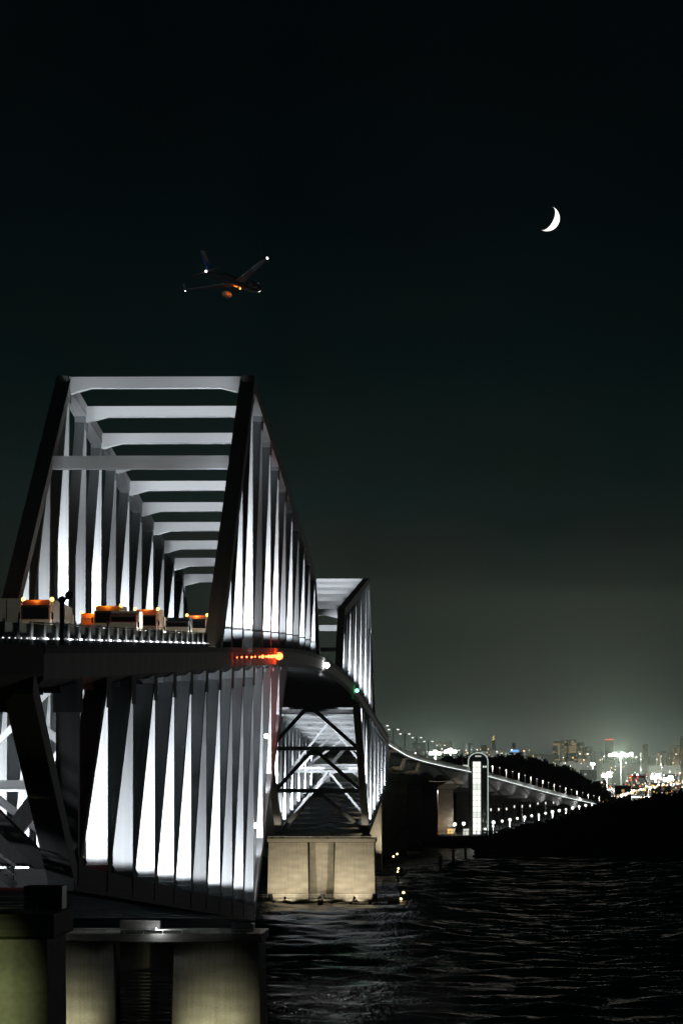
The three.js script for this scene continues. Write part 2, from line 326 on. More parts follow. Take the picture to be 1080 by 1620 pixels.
// ------------------------------------------------------------------ piers
const warm = 0xffeccb, pale = 0xf3eec4;
function frustum(w0, w1, h, d0, d1) {                  // a block that narrows upward, base at y = 0
  const g = new THREE.BoxGeometry(1, 1, 1), p = g.attributes.position;
  for (let i = 0; i < p.count; i++) { const up = p.getY(i) > 0; p.setXYZ(i, p.getX(i) * (up ? w1 : w0), up ? h : 0, p.getZ(i) * (up ? d1 : d0)); }
  g.computeVertexNormals(); return g;
}
function mainPier(s, label, louvred) {
  const p = thing('bridge_pier', label, 'pier', null, B(0, -.5, s));
  const h = 16;
  for (const m of [-1, 1]) {
    put('wall_block', frustum(10.4, 9.7, h, 17, 15.6), M.concrete, p).position.x = m * 8.35;
    block('bearing', 2.6, .9, 3.2, M.darkSteel, p, m * TW, h + 1.25, 0);
  }
  block('recessed_wall', 6.1, h - .2, 8, M.concrete, p, 0, h / 2, 0);
  if (louvred) for (let y = .8; y < 12.2; y += .42) block('louvre_slat', 5.9, .16, .35, M.concrete, p, 0, y, 4.3).rotation.x = .35;
  block('cap', 27.2, 1, 16.8, M.concrete, p, 0, h + .3, 0);
  block('cap_edge_rail', 27, .12, .12, M.rail, p, 0, h + 1.25, 8.2);
  for (let x = -13.2; x <= 13.3; x += 2.2) block('rail_post', .08, .5, .08, M.rail, p, x, h + 1, 8.2);
  block('centre_block', 4.6, 1.5, 2.2, M.concrete, p, -.5, h + 1.5, 6);
  return p;
}
mainPier(503, 'near twin-walled concrete pier under the bridge, lit yellow-green at its foot', true);
mainPier(1090, 'far twin-walled concrete pier under the bridge, evenly lit beige');
function sidePier(s, wide, h, right, label) {
  const p = thing('side_pier', label, 'pier', null, B(right - wide / 2, -.5, s));
  put('wall', frustum(wide + .6, wide, h - 1, 12.6, 12), M.concrete, p);
  block('cap', wide + .9, 1.5, 12.8, M.concrete, p, 0, h - .2, 0);
  const r = sub('railing', p);
  for (let y = .35; y < 1.5; y += .36) block('rail', wide - .6, .05, .05, M.rail, r, -.6, h + .55 + y, 6.2);
  for (let x = -wide / 2 + .4; x <= wide / 2 - .5; x += 2.4) block('rail_post', .06, 1.45, .06, M.rail, r, x, h + 1.2, 6.2);
  block('rail_post', .06, 1.45, .06, M.rail, r, wide / 2 - .9, h + 1.2, 6.2);
  block('bearing', 2.4, 1.6, 3, M.darkSteel, p, wide / 2 - 1, h + 1.2, -3);
  return p;
}
sidePier(268, 25, 26.9, 11.8, 'nearest tall concrete pier with a steel railing on top, at the lower left');
sidePier(1344, 22, 26.5, 9.6, 'tall narrow pale concrete pier behind the far twin-walled pier');

// fenders round the far piers
function fender(s, wide, right, deep, label) {
  const f = thing('pier_fender', label, 'fender', null, B(right - wide / 2, 0, s));
  block('walkway', wide, .55, 2, M.concrete, f, 0, 1, deep / 2);
  block('walkway', 2, .55, deep - 2.2, M.concrete, f, wide / 2 - 1, 1, -.1);
  for (let x = -wide / 2 + 1; x <= wide / 2; x += 4.8) put('pile', new THREE.CylinderGeometry(.4, .4, 4, 10), M.rubber, f).position.set(x, -.9, deep / 2);
  for (let x = -wide / 2 + 5; x < wide / 2; x += 13) { const g = put('bollard', new THREE.CylinderGeometry(.5, .8, 1.4, 10), M.rubber, f); g.position.set(x, 1.9, deep / 2 + .3); }
  for (const y of [.55, 1.05]) block('rail', wide - 1, .06, .06, M.rail, f, 0, 1.3 + y, deep / 2 - .8);
  for (let x = -wide / 2 + .6; x <= wide / 2; x += 2.6) block('rail_post', .06, 1.1, .06, M.rail, f, x, 1.8, deep / 2 - .8);
}
fender(1090, 37, 19.5, 26, 'low timber and concrete fender around the far twin-walled pier');
fender(1344, 32, 17, 24, 'low concrete fender around the tall narrow far pier');

const warmLens = glow(1, .86, .55, 2);
for (const [t, k] of [[-8.6, 1], [8.6, 1.1], [0, .35]]) flood(B(t, 1.35, 1090 - 20), B(t, 8.5, 1082), 850 * k, .85, .6, 'warm floodlight on the fender shining up the far pier', 'warm floodlights at the far pier', warm, warmLens);
for (const t of [-8.6, 8.6]) block('light_bracket', 1.2, .25, 8, M.concrete, scene.getObjectByName('pier_fender'), t - 1, 1.1, 16.5);
block('light_bracket', 1.2, .25, 8, M.concrete, scene.getObjectByName('pier_fender'), -1, 1.1, 16.5);
for (const [t, k, lab] of [[-9, 1, 'left'], [8.2, .9, 'right']]) flood(B(t, .6, 503 - 15), B(t, 4.8, 495), 430 * k, .66, 1, `pale floodlight at the water below the ${lab} half of the near pier`, null, pale, warmLens);
flood(B(3, 1, 243), B(5.5, 18.5, 261.7), 3200, .24, 1, 'greenish floodlight at the water below the nearest pier', null, 0xd6e4a0, warmLens);
flood(B(15, 2.2, 1344 - 14), B(9, 17, 1338), 1700, .6, .8, 'warm floodlight beside the tall narrow far pier', null, warm, warmLens);

// ------------------------------------------------------------------ near approach and far approach viaduct
const sweep = globalThis.__sweep;
{
  const a = thing('approach_viaduct', 'dark near approach span entering the truss at the left edge', 'viaduct');
  const g = put('girder', sweep(120, 257.4, 8, s => { const b = soff(s) - .5, h = top(s); return [[-9, b - 1.2], [9, b - 1.2], [11, b + .4], [12, b + 1.4], [12, h], [-12, h], [-12, b + 1.4], [-11, b + .4]]; }), std(.03, .032, .034, .95), a);
  put('carriageway', sweep(120, 257.4, 8, s => [[-9.6, top(s) + .02], [9.6, top(s) + .02], [9.6, top(s) + .05], [-9.6, top(s) + .05]]), M.asphalt, g);
  for (const t of [10.7, -10.7]) {
    const par = sub('parapet', a);
    for (let s = 126; s < 255; s += 8) { block('panel', .12, .95, 7.75, M.black, par, t, top(s + 4) + .86, -(s + 4)).rotation.x = .025; block('post', .13, 1.15, .13, M.paint, par, t + (t > 0 ? .12 : -.12), top(s) + .96, -s); block('kerb', .4, .36, 7.9, M.darkSteel, par, t, top(s + 4) + .17, -(s + 4)).rotation.x = .025; }
  }
}
// line of the far approach: right edge of the deck (pixel column, row, distance) turned into a path over ground
const PATH = [[606, 1171, 1348], [625, 1183, 1410], [645, 1194, 1480], [690, 1207, 1650], [740, 1218, 1836], [790, 1231, 2000], [850, 1248, 2230], [905, 1262, 2420], [960, 1274, 2620]]
  .map(([x, y, s]) => [tAt(x, s) - 11.5, CAM.y + (1200 - y) / FPX * s, s]);
const curveC = new THREE.CatmullRomCurve3(PATH.map(([t, h, s]) => B(t, h, s)));
function pathAt(s) {
  let lo = 0, hi = 1; for (let k = 0; k < 30; k++) { const m = (lo + hi) / 2; if (-curveC.getPoint(m).z < s) lo = m; else hi = m; }
  return curveC.getPoint((lo + hi) / 2);
}
{
  const v = thing('approach_viaduct', 'far approach viaduct curving down to the shore past the lit tower', 'viaduct');
  const bay = 85, haunch = s => { const u = Math.abs((((s - 1348) / bay) % 1) - .5) * 2; return 2.6 + 2.0 * u * u; };
  const W = 11.5;
  put('deck', sweep(1347, 2615, 9, s => { const p = pathAt(s), t = p.x, h = p.y; return [[t - W, h - 1], [t + W, h - 1], [t + W, h], [t - W, h]]; }), M.deck, v);
  put('girder', sweep(1347, 2560, 6, s => { const p = pathAt(s), t = p.x, h = p.y - 1.02, d = haunch(s); return [[t - 8, h - d], [t + 8, h - d], [t + 9, h], [t - 9, h]]; }), M.concrete, v);
  for (const m of [-1, 1]) put('parapet', sweep(1347, 2615, 9, s => { const p = pathAt(s), t = p.x + m * W, h = p.y; return [[t - .15, h - .5], [t + .15, h - .5], [t + .15, h + 1.1], [t - .15, h + 1.1]]; }), M.paint, v);
put('added_rim_tube', sweep(1348, 2540, 9, s => { const p = pathAt(s), t = p.x + W + .75, h = p.y - .9; return [[t, h], [t + .1, h], [t + .1, h + .1], [t, h + .1]]; }), glow(.86, .95, .88, 3.2), v);  // added glowing tube that brightens the parapet rim
  for (let s = 1352; s < 2540; s += 12) { const p = pathAt(s); block('added_tube_bracket', .8, .06, .06, M.darkSteel, v, p.x + W + .4, p.y - .95, p.z); }
  for (let k = 1; k < 14; k++) {
    const s = 1348 + bay * k, p = pathAt(s), h = p.y - 1.5 - haunch(s); if (s > 2500 || h < 5) break;
    const pier = thing('viaduct_pier', k === 2 ? 'pale T-headed viaduct pier over the water left of the lit tower' : `dark viaduct pier number ${['one', 'two', 'three', 'four', 'five', 'six', 'seven', 'eight', 'nine', 'ten', 'eleven', 'twelve'][k - 1]} from the far truss end`, 'pier', 'viaduct piers', B(p.x, 0, s));
    put('column', frustum(7, 6.4, h - 2, 4, 3.6), M.concrete, pier);
    const hd = put('head', frustum(6.4, 15, 2.2, 3.6, 3.8), M.concrete, pier); hd.position.y = h - 2;
  }
  for (const [s, k] of [[1415, 1], [1500, .9], [1585, .6]]) { const p = pathAt(s); flood(B(p.x + 26, 5, s - 18), B(p.x + 8, p.y - 2, s), 1500 * k, .3, .9, 'warm floodlight in the water shining up at the viaduct girder', 'warm floodlights below the viaduct', warm, warmLens); const d = thing('light_dolphin', 'small pile platform in the dark water below the viaduct', 'platform', 'light platforms below the viaduct', B(p.x + 26, 0, s - 18)); put('pile', new THREE.CylinderGeometry(.5, .5, 9, 10), M.concreteDark, d).position.y = 0; block('platform', 2, .35, 2, M.concreteDark, d, 0, 4.7, 0); }
}

// ------------------------------------------------------------------ elevator tower
{
  const D = 1836, base = at(756, 1321, D), k = D / FPX, t = thing('elevator_tower', 'tall elevator tower with arched top and a bright glazed strip beside the viaduct', 'tower', null, V(base.x, 3.4, base.z));
  const W = 31 * k, H = 118 * k, r = W / 2;
  const sh = new THREE.Shape(); sh.moveTo(-r, 0); sh.lineTo(r, 0); sh.lineTo(r, H); sh.absellipse(0, H, r, r * .85, 0, Math.PI, false); sh.closePath();
  put('shaft', new THREE.ExtrudeGeometry(sh, { depth: 8, bevelEnabled: false, curveSegments: 24 }).translate(0, 0, -8), std(.09, .10, .10, .35), t);
  const ring = [V(r, .3, .15)]; ring.push(V(r, H, .15)); for (let a = 1; a <= 16; a++) ring.push(V(r * Math.cos(a / 16 * Math.PI), H + r * .85 * Math.sin(a / 16 * Math.PI), .15)); ring.push(V(-r, H - 4, .15));
  const cp = new THREE.CurvePath(); for (let i = 1; i < ring.length; i++) cp.add(new THREE.LineCurve3(ring[i - 1], ring[i]));
  put('edge_light', new THREE.TubeGeometry(cp, 120, .2, 6), glow(.55, .68, .60, 1), t);
  const lift = sub('glazed_strip', t), n = 13, ph = (H - .8) / n, pane = glow(.92, .94, .86, 1.25), pane2 = glow(.84, .88, .80, 1.05);
  for (let i = 0; i < n; i++) block('pane', 12.2 * k, ph - .12, .12, i % 5 === 3 ? pane2 : pane, lift, -2.2 * k, .6 + ph * (i + .5), .22);
  block('mullion', .14, H - .8, .2, M.darkSteel, lift, -2.2 * k, .6 + (H - .8) / 2, .24);
  block('sign_panel', 9.5 * k, 2.2 * k, .15, glow(.6, .65, .6, .8), t, 0, H + r * .5, .1);
  block('walkway_link', 10 * k, 9 * k, 3, glow(.75, .75, .6, .7), t, -r - 4.5 * k, H - 2.8, -2);
  for (const x of [.55, .78]) block('window', .5, .7, .1, glow(1, 1, .95, 1.2), t, r * x, H - 2.4, .1);
  block('entrance', 9 * k, 3, 1.5, glow(.85, .85, .75, .8), t, -r - 1, 1.5, 1.5);
  const pl = new THREE.PointLight(0xfff6e4, 1600, 0, 2); pl.name = 'foot_lamp'; pl.position.set(3, 3, 4); pl.castShadow = true; pl.shadow.radius = 20; t.add(pl);
  put('foot_lamp_globe', new THREE.SphereGeometry(.4, 12, 8), glow(1, .97, .9, 3), t).position.set(3, 3, 4);
  block('foot_lamp_post', .1, 3, .1, M.darkSteel, t, 3, 1.4, 4);
}

// ------------------------------------------------------------------ lamps on the viaduct and along the shore
const headW = glow(1, .98, .92, 3), headC = glow(1, .95, .85, 1.4), headO = glow(1, .55, .18, 2.2), headR = glow(1, .10, .04, 2.5), headG = glow(.5, 1, .75, 2);
const poleM = std(.5, .5, .48, .5);
{
  let first = null;
  const g = 'double-armed street lamps on the far viaduct'; let dbl = 0;
  for (const [px, py, s] of [[605, 1147, 1352], [622, 1153, 1405], [640, 1160, 1465], [659, 1166, 1535], [677, 1172, 1605], [697, 1178, 1680], [731, 1186, 1800]]) {
    const p = at(px, py, s), d = pathAt(s).y, H = p.y - d;
    const l = thing('street_lamp', `${ORD[dbl++]} double-armed street lamp from the truss end on the far viaduct`, 'street lamp', g, V(p.x, d, p.z));
    block('pole', .28, H, .28, poleM, l, 0, H / 2, 0); block('arm', 3.0, .14, .14, poleM, l, 0, H, 0);
    for (const m of [-1, 1]) block('lamp_head', .75, .35, .4, headC, l, m * 1.5, H - .25, 0);
    if (!first) first = l;
  }
  // glowing columns down the viaduct ramp
  const gc = 'lamp columns along the viaduct ramp';
  for (let i = 0; i < 19; i++) {
    const u = i / 18, px = 778 + 168 * Math.pow(u, .93), s = 1960 + 640 * u, d = pathAt(Math.min(2610, s)).y, H = 4.6;
    const l = thing('lamp_column', `${ORD[i]} slim pale lamp column from the lit tower on the viaduct ramp`, 'street lamp', gc, V(tAt(px, s), d, -s));
    block('column', .3, H, .3, M.paint, l, 0, H / 2, 0); block('arm', .12, .12, 1.3, poleM, l, 0, H + .1, .55); block('lamp_head', .6, .25, .6, headC, l, 0, H + .05, 1.1); if (i % 2 === 0) { const q = new THREE.PointLight(0xfff8ea, 60, 0, 2); q.name = 'lamp'; q.position.set(0, H - .3, 1.1); q.castShadow = true; q.shadow.radius = 10; l.add(q); }
  }
  // bright lamps of the shore road
  const gs = 'bright lamps along the shore road';
  for (let i = 0; i < 15; i++) {
    const u = i / 14, px = 780 + 156 * Math.pow(u, .92), py = 1301 - 29 * u, s = 1850 + 600 * u, p = at(px, py, s);
    const l = thing('shore_lamp', `${ORD[i]} bright globe lamp from the lit tower along the shore road`, 'street lamp', gs, V(p.x, 3.6, p.z)), H = Math.max(2.4, p.y - 3.6);
    block('pole', .2, H, .2, poleM, l, 0, H / 2, 0);
    put('globe', new THREE.SphereGeometry(rr(.45, .8), 14, 10), i % 4 === 2 ? headC : headW, l).position.y = H;
    if (i % 2 === 0) { const q = new THREE.PointLight(0xf4f6ff, 500, 0, 2); q.name = 'lamp'; q.position.set(0, H - .2, 1.0); q.castShadow = true; q.shadow.radius = 15; l.add(q); }
  }
  const gb = 'small lamps behind the shore road';
  for (let i = 0; i < 12; i++) {
    const u = i / 11, p = at(776 + 136 * u, 1281 - 18 * u + (i % 3), 1900 + 600 * u), H = p.y - 3.6;
    const l = thing('path_lamp', `${ORD[i]} small slim lamp from the lit tower under the viaduct ramp`, 'street lamp', gb, V(p.x, 3.6, p.z));
    block('pole', .22, H, .22, poleM, l, 0, H / 2, 0); block('lamp_head', .55, 1.1, .4, headC, l, 0, H, 0);
  }
  // yard lamps left of the tower
  for (const [px, py, m, lab] of [[676, 1304, headO, 'warm orange yard lamp at the foot of the viaduct pier'], [719, 1304, headW, 'white yard lamp just left of the tower foot'], [733, 1303, headW, 'white yard lamp nearest the left side of the tower foot'], [662, 1284, headC, 'tall thin yard lamp farthest left on the shore']]) {
    const p = at(px, py, 1850), H = p.y - 3.6, l = thing('yard_lamp', lab, 'yard lamp', null, V(p.x, 3.6, p.z));
    block('pole', .18, H, .18, poleM, l, 0, H / 2, 0); put('lamp_head', new THREE.SphereGeometry(m === headC ? .4 : .75, 12, 8), m, l).position.y = H;
    if (m !== headC) { const q = new THREE.PointLight(m === headO ? 0xffb070 : 0xfff4e0, 90, 0, 2); q.name = 'lamp'; q.position.set(0, H - .2, 1); q.castShadow = true; q.shadow.radius = 15; l.add(q); }
  }
  { const p = at(712, 1306, 1846), h = thing('yard_hut', 'small orange-lit hut on the shore left of the tower', 'hut', null, V(p.x, 3.6, p.z)); block('wall', 3.4, 3, 3, std(.4, .32, .2, .8), h, 0, 1.5, 0); block('window', 2.6, 2.1, .1, glow(1, .62, .22, 1), h, 0, 1.6, 1.56); block('roof', 3.9, .3, 3.5, M.concreteDark, h, 0, 3.15, 0); }
  const fn = thing('shore_fence', 'dark picket fence along the quay left of the tower', 'fence', null, V(at(715, 1315, 1822).x, 3.4, at(715, 1315, 1822).z));
  for (let x = -17; x <= 17; x += 1.6) block('picket', .18, 2.6, .18, M.black, fn, x, 1.2, 0);
  block('rail', 35, .15, .12, M.black, fn, 0, 2.2, .02);
}

// ------------------------------------------------------------------ woods and dark bank
function leafClump(n, r) {
  const pos = [];
  for (let i = 0; i < n; i++) {
    const c = V(rr(-1, 1), rr(-1, 1), rr(-1, 1)); if (c.length() > 1) { i--; continue; } c.multiplyScalar(r);
    for (let k = 0; k < 3; k++) pos.push(c.x + rr(-.45, .45) * r, c.y + rr(-.4, .4) * r, c.z + rr(-.45, .45) * r);
  }
  const g = new THREE.BufferGeometry(); g.setAttribute('position', new THREE.Float32BufferAttribute(pos, 3)); g.computeVertexNormals(); return g;
}
const leafMat = std(.05, .07, .04, .9, 0, { side: THREE.DoubleSide });
function wood(name, label, n, place) {
  const im = new THREE.InstancedMesh(leafClump(34, 1), leafMat, n), m = new THREE.Matrix4(), q = new THREE.Quaternion(), e = new THREE.Euler();
  for (let i = 0; i < n; i++) { const [p, r] = place(i); e.set(rr(0, 6), rr(0, 6), rr(0, 6)); q.setFromEuler(e); m.compose(p, q, V(r, r * rr(.8, 1.2), r)); im.setMatrixAt(i, m); }
  im.name = name; im.userData = { label, category: 'wood', kind: 'stuff' }; im.castShadow = im.receiveShadow = true; scene.add(im);
}
const lerpTable = (tab, x) => { if (x <= tab[0][0]) return tab[0][1]; for (let i = 1; i < tab.length; i++) if (x <= tab[i][0]) { const a = tab[i - 1], b = tab[i]; return a[1] + (b[1] - a[1]) * (x - a[0]) / (b[0] - a[0]); } return tab[tab.length - 1][1]; };
function ridge(name, tab, s0, s1, mat) {               // a long low hill with its crest halfway between s0 and s1
  const n = 60, m = 8, pos = [], idx = [], x0 = tab[0][0], x1 = tab[tab.length - 1][0];
  for (let j = 0; j <= m; j++) for (let i = 0; i <= n; i++) { const x = x0 + (x1 - x0) * i / n, v = j / m, s = s0 + (s1 - s0) * v, h = lerpTable(tab, x), f = Math.pow(Math.sin(Math.PI * v), .8); pos.push(x, -1 + (h + 1) * f + (f > .1 ? .8 * noise.noise(x * .05, s * .05, 4) : 0), -s); }
  for (let j = 0; j < m; j++) for (let i = 0; i < n; i++) { const a = j * (n + 1) + i; idx.push(a, a + 1, a + n + 1, a + 1, a + n + 2, a + n + 1); }
  const g = new THREE.BufferGeometry(); g.setAttribute('position', new THREE.Float32BufferAttribute(pos, 3)); g.setIndex(idx); g.computeVertexNormals(); return structure(name, g, mat);
}
const soil = std(.03, .035, .025, .95);
{
  const hAt = (y, s) => CAM.y + (1200 - y) / FPX * s;
  // wooded hill behind the ramp
  const s = 2750, tab = [[700, 1204], [740, 1201], [775, 1199], [800, 1199], [840, 1205], [872, 1209], [900, 1222], [925, 1237], [945, 1249], [962, 1264], [985, 1272]].map(([x, y]) => [tAt(x, s), hAt(y, s)]);
  ridge('hill', tab.map(([x, h]) => [x, Math.max(3, h - 6)]), s - 110, s + 110, soil);
  wood('wooded_hill', 'dark wooded hill behind the viaduct ramp', 2600, () => { const x = rr(tab[0][0], tab[tab.length - 1][0]), v = rr(-1, .6), h = lerpTable(tab, x) * (1 - .75 * v * v); return [B(x, h - rr(0, 5) + 4.5 * noise.noise(x * .05, v * 3, 1) + 2 * noise.noise(x * .21, v * 5, 3), s + v * 100), rr(1.6, 3.4)]; });
  // dark planted bank to the right
  const s2 = 1690, t2 = [[752, 1338], [775, 1320], [850, 1303], [900, 1291], [950, 1276], [1000, 1266], [1080, 1251], [1250, 1235], [1500, 1228]].map(([x, y]) => [tAt(x, s2), hAt(y, s2)]);
  ridge('bank', t2.map(([x, h]) => [x, h - 2]), s2 - 130, s2 + 130, soil);
  wood('planted_bank', 'black planted bank along the right shore', 2600, () => { const x = rr(t2[0][0], t2[t2.length - 1][0]), v = rr(-1, .4), h = lerpTable(t2, x); return [B(x, h * Math.pow(Math.cos(v * 1.5), .7) - rr(.2, 2) + .8 * noise.noise(x * .08, v * 3, 7), s2 + v * 120), rr(.9, 2.0)]; });
  // shrubs on the quay in front of the tower
  wood('quay_shrubs', 'dark shrubs along the quay under the lit tower', 500, () => { const px = rr(640, 800); return [B(tAt(px, 1812), rr(.2, 2.6), 1812 + rr(-4, 5)), rr(.7, 1.4)]; });
}

// ------------------------------------------------------------------ city
{
  const wallA = std(.34, .34, .33, .9), wallB = std(.45, .45, .43, .9), warmW = glow(1, .66, .30, .42), coolW = glow(.85, .95, .95, .42), dimW = glow(1, .8, .5, .2);
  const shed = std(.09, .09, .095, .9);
  let n = 0;
  // px, top row, width px, base row, distance, window colour, density, label
  const blocks = [
    [879, 1173, 11, 6100, warmW, .5, 'slim high-rise with warm windows, leftmost of the distant cluster'], [893, 1172, 10, 6200, warmW, .45, 'high-rise with scattered warm windows beside the leftmost distant tower'], [905, 1171, 12, 6000, warmW, .5, 'broad high-rise with dense warm windows in the distant cluster'], [918, 1175, 10, 6150, warmW, .4, 'lower high-rise with warm windows at the middle of the distant cluster'], [929, 1182, 9, 6050, warmW, .4, 'short high-rise with warm windows at the right of the distant cluster'],
    [946, 1188, 10, 5200, coolW, .35, 'small block with cool windows right of the distant high-rise cluster'], [963, 1172, 15, 6800, dimW, .2, 'broad dim high-rise with red lamps on its roof'], [1020, 1178, 8, 6500, dimW, .3, 'pale slim tower behind the floodlit yard'], [1046, 1190, 16, 6200, warmW, .3, 'broad block with warm windows behind the right yard'], [1068, 1180, 12, 6000, warmW, .5, 'warm-lit high-rise near the right edge'], [1080, 1167, 10, 6300, warmW, .5, 'tallest warm-lit high-rise at the right edge'], [1031, 1196, 12, 5600, coolW, .3, 'low block with cool windows right of the pale slim tower'],
    [780, 1172, 6, 6900, warmW, .35, 'thin distant tower with orange lamps above the white hall'], [812, 1176, 5, 7000, dimW, .2, 'thin dim distant tower right of the white hall'], [663, 1176, 20, 6200, coolW, .2, 'long low distant block behind the double-armed lamps'], [702, 1174, 26, 6500, dimW, .2, 'wide distant block behind the bright left mast'], [742, 1176, 12, 6400, coolW, .3, 'distant block just left of the lit tower'], [765, 1180, 10, 6400, coolW, .25, 'distant block just right of the lit tower'],
    [798, 1187, 46, 5200, coolW, .55, 'long white-lit hall left of the wooded hill'], [852, 1194, 44, 5600, dimW, .15, 'long dim hall above the wooded hill'], [850, 1200, 20, 4700, coolW, .6, 'low white-lit shed above the wooded hill'], [905, 1207, 60, 5000, dimW, .12, 'wide dim warehouse before the distant high-rise cluster'], [985, 1208, 70, 5400, dimW, .12, 'wide dim warehouse behind the bright yard masts'], [930, 1218, 26, 4350, coolW, .35, 'flat shed with cool lit front right of the wooded hill'], [1050, 1212, 50, 4900, dimW, .18, 'wide dim warehouse at the right edge'], [1012, 1225, 24, 4050, coolW, .12, 'grey shed beside the red gantry'], [1062, 1225, 30, 4200, coolW, .25, 'grey shed at the right end of the yard'], [948, 1236, 22, 3500, dimW, .15, 'low shed at the end of the wooded hill'], [985, 1244, 24, 3100, warmW, .15, 'low shed among the traffic lights'], [1045, 1240, 30, 3300, dimW, .15, 'long low shed by the right road'],
  ];
  for (const [px, py, wpx, D, wm, dens, label] of blocks) {
    const k = D / FPX, p = at(px, py, D), H = Math.max(5, p.y - 3.4), W = wpx * k, dp = Math.min(40, Math.max(14, W * .7));
    const b = thing('city_block', label, 'building', 'distant city buildings', V(p.x, 3.4, p.z));
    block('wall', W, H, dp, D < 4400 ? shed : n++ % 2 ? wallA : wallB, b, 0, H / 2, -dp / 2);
    block('parapet', W + .4, .8, dp + .4, wallA, b, 0, H + .3, -dp / 2);
    const geo = [], fl = 3.6, bay = Math.max(3.4, W / 14);
    for (let y = 2; y < H - 1.5; y += fl) for (let x = -W / 2 + 1.6; x < W / 2 - 1.4; x += bay) if (rnd() < dens) geo.push(bxg(Math.min(2.2, bay * .65), 1.8, .2, x + .3, y + .6, .12));
    if (geo.length) put('lit_windows', mergeGeometries(geo), wm, b).userData.kind = 'stuff';
    if (/red lamps/.test(label)) for (let i = -3; i <= 3; i++) block('roof_lamp', 1.2, 1.1, .8, headR, b, i * 2, H + 2 + (i % 2) * .5, -1);
    if (/orange lamps/.test(label)) for (let i = 0; i < 4; i++) block('roof_lamp', 1.2, 1.2, .8, headO, b, (i % 2) * 1.6 - .8, H + 1.5 + i * 2, -1);
    if (/white-lit hall/.test(label)) block('blue_sign', 13 * k, 2.6, .4, glow(.15, .45, 1, 1.2), b, W / 2 - 8 * k, H - .6, .5);
  }
  // floodlit yards: masts with rows of lamps
  const fl = glow(1, 1, .96, 14);
  for (const [px, py, D, cols, cd, label] of [[981, 1194, 4600, 6, 105000, 'tall mast with the widest row of blinding yard lights'], [959, 1226, 3700, 2, 24000, 'bright yard light mast at the end of the wooded hill'], [1036, 1229, 3700, 2, 30000, 'bright yard light mast left of the right shed'], [1056, 1232, 3700, 2, 15000, 'bright yard light mast nearest the right edge'], [688, 1191, 4300, 3, 20000, 'left bright yard light mast behind the far viaduct'], [712, 1188, 4300, 3, 32000, 'right bright yard light mast behind the far viaduct'], [937, 1208, 4600, 1, 5000, 'small yard light mast below the high-rise cluster']]) {
    const p = at(px, py, D), H = p.y - 3.4, m = thing('light_mast', label, 'light mast', 'floodlit yard masts', V(p.x, 3.4, p.z));
    block('mast', .8, H, .8, M.darkSteel, m, 0, H / 2, 0); const w = cols * 4.4; block('crossarm', w + 1, .5, .5, M.darkSteel, m, 0, H - 1.2, 0);
    for (let i = 0; i < cols; i++) block('lamp', 3.6, 2.6, .8, fl, m, (i + .5) * 4.4 - w / 2, H + (i % 2 ? 1.1 : -.6), .4);
    const q = new THREE.PointLight(0xfdfff4, cd * 5.2, 0, 2); q.name = 'lamp_light'; q.position.set(0, H, 2.2); q.castShadow = true; q.shadow.radius = 60; m.add(q);
  }
  // red gantry
  { const p = at(1008, 1250, 3300), c = thing('gantry_crane', 'red-lit steel gantry among the yard lights', 'crane', null, V(p.x, 3.4, p.z)), red = std(.5, .06, .03, .6); for (const x of [-6, 6]) for (const z of [-3, 3]) block('leg', .8, 19, .8, red, c, x, 9.5, z); for (const y of [10, 19]) block('beam', 14, 1.1, 7, red, c, 0, y, 0); for (let i = 0; i < 9; i++) block('lamp', .9, .9, .5, i % 2 ? headO : headR, c, rr(-7, 7), rr(9, 20), 3.8); }
  // street lamps of the far roads
  const proto = {};
  function cityLamp(px, py, D, mat, key, label, group, r) {
    const p = at(px, py, D), H = Math.max(2.5, p.y - 3.5); const l = thing(key, label, 'street lamp', group, V(p.x, 3.5, p.z));
    block('pole', .25, H, .25, poleM, l, 0, H / 2, 0);
    put('lamp_head', proto[key] || (proto[key] = new THREE.SphereGeometry(1, 8, 6)), mat, l).position.y = H; l.children[1].scale.setScalar(r);
  }
  for (let i = 0; i < 46; i++) { const u = i / 45; cityLamp(1080 - 140 * u + rr(-2, 2), 1238 + 37 * u - 7 * Math.sin(u * 3.1) + rr(-1.5, 1.5), 3400 - 800 * u, [headW, headO, headW, headC, headO][i % 5], 'road_lamp', 'bright lamp in the chain along the far shore road at right', 'lamps along the far shore road', rr(.5, 1.1)); }
  for (let i = 0; i < 110; i++) cityLamp(rr(945, 1085), rr(1222, 1262), rr(2900, 3600), [headW, headC, headO, headC, headR][i % 5], 'yard_light', 'small lamp scattered over the distant port yard', 'lamps scattered over the port yard', rr(.3, .75));
  for (let i = 0; i < 60; i++) cityLamp(rr(820, 1085), rr(1192, 1226), rr(3900, 5200), [headC, headW, headO, headC][i % 4], 'town_lamp', 'tiny lamp in the hazy town below the high-rises', 'lamps of the hazy town', rr(.35, .95));
  for (let i = 0; i < 40; i++) cityLamp(rr(655, 850), rr(1184, 1200), rr(4300, 5600), [headC, headW, headC, headO][i % 4], 'harbour_lamp', 'tiny lamp in the hazy harbour behind the far viaduct', 'lamps of the hazy harbour', rr(.35, .95));
}

